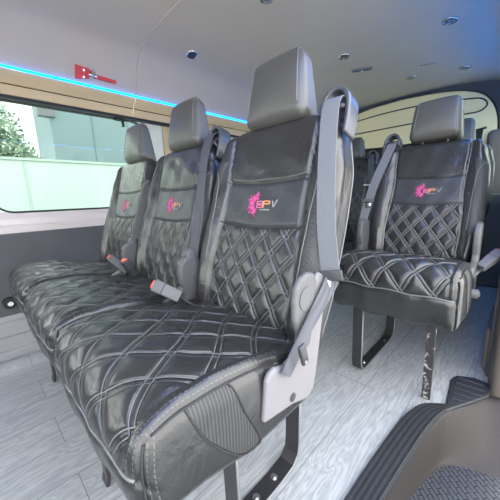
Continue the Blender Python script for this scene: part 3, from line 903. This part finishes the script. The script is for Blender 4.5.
g = G(); g.box(-1.97, .02, YF - .03, YF, 0, .85); struct(g.obj('wall_front', M['panel']))  # unseen cab end, added to cut the light from the open front
g = G(); g.box(-1.90, -.04, YF - .02, YF - .015, .85, 1.44); struct(g.obj('window_5', M['glass']))
g = G(); g.box(-.035, .005, YF, -.55, 0, .80); struct(g.obj('trim_20', M['panel']))  # unseen side panels ahead of the door, added to enclose the front against light
g = G(); g.box(-.035, .005, -.66, -.55, .80, 1.36); struct(g.obj('trim_21', M['plastic_dark']))

# entry step
step = empty('entry_step', 'moulded entry step with ribbed black rubber edge inside the sliding door', 'step', (0, 0, 0))
I1 = [(-.200, YF), (-.190, .20), (-.180, .55), (-.167, .742), (-.149, .927), (-.139, 1.00), (-.130, 1.055), (-.122, 1.090), (-.117, 1.108)]
def loft(rows, name, mat, parent, auto=None):
    n = len(rows[0]); V = [p for r in rows for p in r]; F = []
    for j in range(len(rows) - 1):
        for i in range(n - 1): F.append((j * n + i, j * n + i + 1, (j + 1) * n + i + 1, (j + 1) * n + i))
    return mesh_np(name, V, F, M[mat], parent, smooth=True, auto=auto)
Oa = smooth_path([(x, y, 0) for x, y in O1], 6); Ia = smooth_path([(x, y, 0) for x, y in I1], 6)
rows = []; NR = 60
for j in range(NR + 1):
    v = j / NR
    if v < .04: h = .014 * v / .04
    elif v > .97: h = .010 - .012 * (v - .97) / .03
    else: h = .010 + .0045 * (1 if math.sin(2 * math.pi * (v - .12) * 5.2) > -.25 else -.3) * (1 if .12 < v < .92 else 0)
    rows.append([(a[0] * (1 - v) + b[0] * v, a[1] * (1 - v) + b[1] * v, h) for a, b in zip(Oa, Ia)])
loft(rows[::-1], 'tread_strip', 'tread', step, 30)['label'] = 'black rubber edge with long ribs'
# rear pad with short ribs
Pa = smooth_path([(-.126, 1.147, 0), (-.138, 1.25, 0), (-.134, 1.345, 0), (-.112, 1.385, 0), (-.066, 1.403, 0)], 6)
Pb = smooth_path([(-.105, 1.120, 0), (-.060, 1.175, 0), (-.030, 1.235, 0), (-.012, 1.30, 0), (-.012, 1.38, 0)], 6)
rows = []
g = G()
padpoly = [(-.119, 1.106), (-.126, 1.150), (-.138, 1.330), (-.125, 1.372), (-.066, 1.403), (-.010, 1.392), (-.010, 1.312), (-.040, 1.250)]
g.prism(padpoly, lambda x, y, z: (x, y, z), -.02, .010)
pad = g.obj('tread_pad', M['tread'], step, bevel=.006)
g = G()
for k in range(5):
    y0 = 1.190 + k * .040; x0, x1 = -.118, (-.070, -.048, -.032, -.028, -.030)[k]
    g.strip([(x0, y0 + .006, .0115), (x1, y0 + .012, .0115)], (0, 1, 0), .013, .006)
g.obj('rib', M['tread'], pad, bevel=.002)
# moulding that drops to the lower step
Ic = smooth_path([(x, y, 0) for x, y in I1[:-1]] + [(-.114, 1.115, 0), (-.085, 1.165, 0), (-.040, 1.250, 0), (-.010, 1.312, 0), (.06, 1.34, 0)], 6)
L1 = [(-.200, YF), (-.190, .20), (-.180, .50), (-.170, .66), (-.160, .80), (-.142, .885), (-.122, .966), (-.110, 1.003), (-.096, 1.028), (-.075, 1.052), (-.046, 1.069), (.0, 1.09), (.06, 1.117)]
La = smooth_path([(x, y, 0) for x, y in L1], 6)
def resample(P, n):
    P = np.array(P); d = np.r_[0, np.cumsum(np.linalg.norm(np.diff(P, axis=0), axis=1))]; t = np.linspace(0, d[-1], n)
    return np.stack([np.interp(t, d, P[:, k]) for k in range(3)], 1)
# match by direction of travel: straight part, then the bend
def two(P, ysplit, n1, n2):
    P = np.array(P); k = int(np.argmax(P[:, 1] > ysplit)); return np.vstack([resample(P[:k + 1], n1), resample(P[k:], n2)[1:]])
Ir = two(Ic, 1.05, 50, 50); Lr = two(La, .99, 50, 50)
rows = []
for v, h in ((0, .0), (.02, .004), (.08, .002), (.15, -.006), (.30, -.028), (.50, -.066), (.70, -.104), (.84, -.128), (.92, -.137), (.97, -.1405), (1.02, -.146), (1.04, -.150)):
    rows.append([(a[0] * (1 - v) + b[0] * v, a[1] * (1 - v) + b[1] * v, h) for a, b in zip(Ir, Lr)])
loft(rows[::-1], 'step_moulding', 'stepgrey', step, 60)['label'] = 'smooth grey brown moulding'
def mat_plate():
    t = NT('diamond_plate_rubber'); co = t.obj_co((1, 1, 1))
    mp = t.new('ShaderNodeMapping'); mp.inputs['Rotation'].default_value = (0, 0, .78); t.link(co, mp.inputs[0])
    ch = t.new('ShaderNodeTexBrick'); t.link(mp.outputs[0], ch.inputs['Vector']); ch.inputs['Scale'].default_value = 1
    ch.inputs['Brick Width'].default_value = .036; ch.inputs['Row Height'].default_value = .015; ch.inputs['Mortar Size'].default_value = .003; ch.inputs['Mortar Smooth'].default_value = .5
    t.b.inputs['Roughness'].default_value = .45
    t.link(t.mix(ch.outputs['Fac'], (.040, .044, .054), (.018, .02, .026)), t.b.inputs['Base Color'])
    t.link(t.bump(t.math('SUBTRACT', 1, ch.outputs['Fac']), .003), t.b.inputs['Normal']); return t.m
M['plate'] = mat_plate()
g = G(); lp = [(p[0], p[1]) for p in La]; g.prism(lp + [(.30, 1.117), (.30, YF)], lambda x, y, z: (x, y, z), -.165, -.149)
g.obj('lower_tread', M['plate'], step)['label'] = 'lower step with raised checker pattern'

# ---------------------------------------------------------------- roof fittings
def roof_z(x):
    xs = np.array([p[0] for p in full]); zs = np.array([p[1] for p in full]); return float(np.interp(x, xs, zs))
def on_roof(px, py):
    d = R @ np.array([px - 250, py - 250, f]); d /= np.linalg.norm(d); o = np.array([0, 0, .8])
    lo, hi = .2, .2
    out = lambda t: (o + d * t)[2] > roof_z((o + d * t)[0])
    while not out(hi) and hi < 6: lo = hi; hi += .02
    for _ in range(30):
        mid = (lo + hi) / 2
        if out(mid): hi = mid
        else: lo = mid
    return o + d * lo
vent_lab = ['round silver ceiling vent nearest the red hammer, its flap half open', 'round chrome ceiling vent just left of the roof lamp', 'round ceiling vent in the blue glow at the upper right',
            'round ceiling vent right of the others near the tailgate header', 'small round ceiling vent above the single seat headrest', 'round ceiling vent cut by the top edge above the near headrest']
for k, (px, py) in enumerate(((192, 54), (344, 56), (450, 20), (465, 67), (411, 77), (267, -3))):
    p = on_roof(px, py); x, y, z = p
    v = empty('ceiling_vent', vent_lab[k], 'air vent', (x, y, z), 'round vents in the roof lining')
    sl = (roof_z(x + .01) - roof_z(x - .01)) / .02; v.rotation_euler = (0, -math.atan(sl), 0)
    g = G(); r = .033
    rr = [(r * math.cos(2 * math.pi * i / 28), r * math.sin(2 * math.pi * i / 28), -.003) for i in range(28)]
    g.tube(rr, .0065, 8, closed=True); g.obj('bezel', M['chrome' if k < 2 else 'steel'], v, smooth=True)
    g = G(); g.tube([(0, 0, .002), (0, 0, -.003)], r, 24); g.obj('vent_cup', M['plastic_dark'], v)
    for j in (-1, 0, 1):
        g = G(); g.strip([(j * .018, -.024, -.006), (j * .018, .024, -.006)], (1, 0, .8), .011 if k else .018, .002)
        g.obj('louver', M['chrome' if k == 0 else 'plastic_light'], v)
p = on_roof(362, 69)
lampo = empty('roof_lamp', 'slim rectangular interior lamp between the round roof vents', 'lamp', tuple(p))
g = G(); g.box(-.020, .020, -.072, .072, -.010, .004); hz = g.obj('lamp_housing', M['piping'], lampo, bevel=.004)
g = G(); g.box(-.012, .012, -.058, .058, -.012, -.009); g.obj('lamp_lens', M['panel'], lampo, bevel=.001)
g = G(); g.box(-.006, .006, -.008, .008, -.015, -.011); g.obj('lamp_switch', M['led_lens'], lampo)
lampo.rotation_euler = (0, 0, math.radians(-62))
p = on_roof(428, 64); g = G(); g.tube([(-.05, 0, 0), (0, .004, 0), (.05, 0, 0)], .004, 6)
o = tag(g.obj('roof_lining_clip', M['piping'], smooth=True), 'thin pale strip on the roof lining beside the vents above the single seat', 'strip'); o.location = p; o.rotation_euler = (0, 0, .35)

# emergency hammer on the roof side
def rs(px, py, lift=0.):
    p = on_roof(px, py); e = .01; x = p[0]
    tx = np.array([1, 0, (roof_z(x + e) - roof_z(x - e)) / (2 * e)]); tx /= np.linalg.norm(tx); n = np.array([tx[2], 0, -tx[0]]);
    return p + n * lift, n
def patch(g, pts, lo, hi, mi=0):
    A = [rs(*p, lo)[0] for p in pts]; B = [rs(*p, hi)[0] for p in pts]; n = len(pts)
    g.add(A + B, [tuple(range(n)), tuple(range(n, 2 * n))[::-1]] + [(i, n + i, n + (i + 1) % n, (i + 1) % n) for i in range(n)], mi)
ham = empty('emergency_hammer', 'red emergency window hammer in its bracket on the roof side', 'hammer', tuple(rs(92, 74)[0]))
def hobj(g, name, mat, bevel=0):
    c = np.array(ham.location); g.V = [tuple(np.array(v) - c) for v in g.V]
    return g.obj(name, mat, ham, bevel=bevel)
g = G(); patch(g, [(75, 64), (80, 66), (80, 79), (75, 78)], .0, .022); patch(g, [(80, 66), (88, 68), (91, 73), (88, 79), (80, 78)], .0, .010); hobj(g, 'bracket', M['red'], .001)
for q in ((83, 70), (83, 77)):
    g = G(); c0, n0 = rs(*q, .010); g.tube([c0, c0 + n0 * .003], .0055, 10); hobj(g, 'screw', M['steel'])
g = G(); patch(g, [(96, 75), (115, 80.5), (115, 84), (96, 79)], .008, .022); hobj(g, 'handle', M['red'], .002)
g = G(); a0 = rs(88, 74, .014)[0]; a1 = rs(96, 77, .016)[0]; g.tube([a0, a1], .004, 8)
b0 = rs(91, 70, .014)[0]; b1 = rs(93, 79, .016)[0]; g.tube([b0, (b0 + b1) / 2, b1], [.002, .0075, .003], 10); hobj(g, 'hammer_head', M['steel'])
g = G(); lp_ = [rs(*q, .016)[0] for q in ((90, 73), (90, 71), (92, 70), (94, 73), (95, 77), (94, 79))]; g.tube(lp_, .0015, 5); hobj(g, 'tether', M['rubber'])

# ---------------------------------------------------------------- outside
GZ = -.62
def ground_mat():
    t = NT('concrete_ground'); co = t.obj_co(); t.link(t.mix(t.noise(co, 2, 5), (.42, .42, .41), (.55, .55, .54)), t.b.inputs['Base Color']); t.b.inputs['Roughness'].default_value = .9; return t.m
M['ground'] = ground_mat()
g = G(); g.box(-40, 40, -30, 40, GZ - .1, GZ); struct(g.obj('ground', M['ground']))
M['fence'] = simple('pale_fence', (.30, .36, .32), .6, noise=.04, nscale=1.2)
M['fenceline'] = simple('fence_joint', (.24, .29, .26), .6)
fen = empty('boundary_wall', 'pale white boundary wall outside the side window', 'wall', (-4.55, 3, GZ))
g = G(); g.box(-.05, .05, -14, 14, 0, 1.345 - GZ); g.obj('wall_face', M['fence'], fen)
g = G(); g.box(-.06, .07, -14, 14, 1.345 - GZ, 1.375 - GZ); g.obj('wall_cap', M['fenceline'], fen)
for k in range(-2, 4):
    g = G(); g.box(.048, .056, k * 1.2 - .014, k * 1.2 + .014, 0, 1.345 - GZ); g.obj('joint', M['fenceline'], fen)
bt = empty('building', 'blue green clad building beyond the boundary wall', 'building', (-9, 1.9, GZ))
M['teal'] = simple('teal_cladding', (.085, .125, .135), .5, noise=.10, nscale=.9)
M['tealline'] = simple('teal_joint', (.06, .10, .11), .5)
g = G(); g.box(-2, 0, 0, 12, 0, 9); g.obj('cladding', M['teal'], bt)
for k in range(1, 7):
    g = G(); g.box(0, .015, k * 1.0 - .012, k * 1.0 + .012, 0, 9); g.obj('joint', M['tealline'], bt)
g = G(); g.box(-.1, .12, -.25, .1, 3.62, 3.95); g.obj('gutter', M['panel'], bt)
wh = empty('building', 'white rendered building with louvre lines behind the tree', 'building', (-12, -3, GZ))
M['white'] = simple('white_render', (.92, .92, .90), .7, noise=.02)
g = G(); g.box(-3, 0, -6, 5.5, 0, 9); g.obj('rendered_wall', M['white'], wh)
for k in range(9):
    g = G(); g.box(0, .03, 3.2, 4.35, 3.55 + k * .16, 3.57 + k * .16); g.obj('louver', M['fenceline'], wh)
# tree: leafy crown made of many small leaves
tree = empty('tree', 'leafy green tree behind the boundary wall at the left of the window', 'tree', (-6.6, .62, GZ))
def leafmat():
    t = NT('leaf_green'); co = t.obj_co(); n = t.noise(co, 3, 3); t.link(t.mix(n, (.045, .09, .05), (.19, .27, .17)), t.b.inputs['Base Color']); t.b.inputs['Roughness'].default_value = .5; return t.m
M['leaf'] = leafmat(); M['bark'] = simple('bark', (.12, .09, .07), .9, noise=.3, nscale=10)
rnd = random.Random(11); g = G()
blobs = [(0, -.15, 2.75, .50), (0, .12, 2.35, .38), (0, -.45, 2.3, .5), (.1, .30, 2.15, .26), (0, -.3, 2.1, .45), (0, .5, 2.05, .2), (.1, .75, 2.0, .18), (0, -.8, 2.6, .6), (0, 0, 2.0, .4), (0,1.0,1.98,.16)]
for bx_, by_, bz_, br_ in blobs:
    for k in range(int(2200 * br_)):
        v = np.array([rnd.gauss(0, 1) for _ in range(3)]); v /= np.linalg.norm(v); rad = br_ * rnd.uniform(.25, 1) ** .5
        c = np.array([bx_, by_, bz_]) + v * rad
        a = np.array([rnd.gauss(0, 1) for _ in range(3)]); a /= np.linalg.norm(a); b = np.cross(a, v); b /= (np.linalg.norm(b) + 1e-6)
        L_ = rnd.uniform(.03, .055)
        g.add([c - a * L_, c + b * L_ * .4, c + a * L_, c - b * L_ * .4], [(0, 1, 2, 3)])
g.obj('foliage', M['leaf'], tree)['kind'] = 'stuff'
g = G(); g.tube([(0, 0, 0), (.02, -.05, 1.2), (0, -.1, 2.2), (0, -.15, 2.9)], [.09, .07, .05, .015], 8); g.tube([(.02, -.05, 1.3), (.1, .3, 2.1)], [.04, .015], 6)
g.obj('trunk', M['bark'], tree, smooth=True)

# ---------------------------------------------------------------- light
w = bpy.data.worlds.new('sky'); SC.world = w; w.use_nodes = True
wn = w.node_tree.nodes; wl = w.node_tree.links; bg = wn['Background']
tc = wn.new('ShaderNodeTexCoord'); sp = wn.new('ShaderNodeSeparateXYZ'); wl.new(tc.outputs['Generated'], sp.inputs[0])
mr = wn.new('ShaderNodeMapRange'); wl.new(sp.outputs[2], mr.inputs[0]); mr.inputs[1].default_value = 0; mr.inputs[2].default_value = .9
mx = wn.new('ShaderNodeMix'); mx.data_type = 'RGBA'; wl.new(mr.outputs[0], mx.inputs[0]); mx.inputs[6].default_value = (1, .965, .91, 1); mx.inputs[7].default_value = (.88, .93, 1, 1)
wl.new(mx.outputs[2], bg.inputs[0]); bg.inputs[1].default_value = 4.0
sun_d = bpy.data.lights.new('sun', 'SUN'); sun_d.energy = 1.5; sun_d.angle = math.radians(8); sun_d.color = (1, .95, .88)
sun = bpy.data.objects.new('sun', sun_d); COL.objects.link(sun)
sun.rotation_euler = Vector((.15, .5, -1.0)).to_track_quat('-Z', 'Y').to_euler()

vs = SC.view_settings; vs.view_transform = 'Standard'; vs.look = 'None'; vs.gamma = 1; vs.exposure = .65
try: vs.use_curve_mapping = False
except Exception: pass
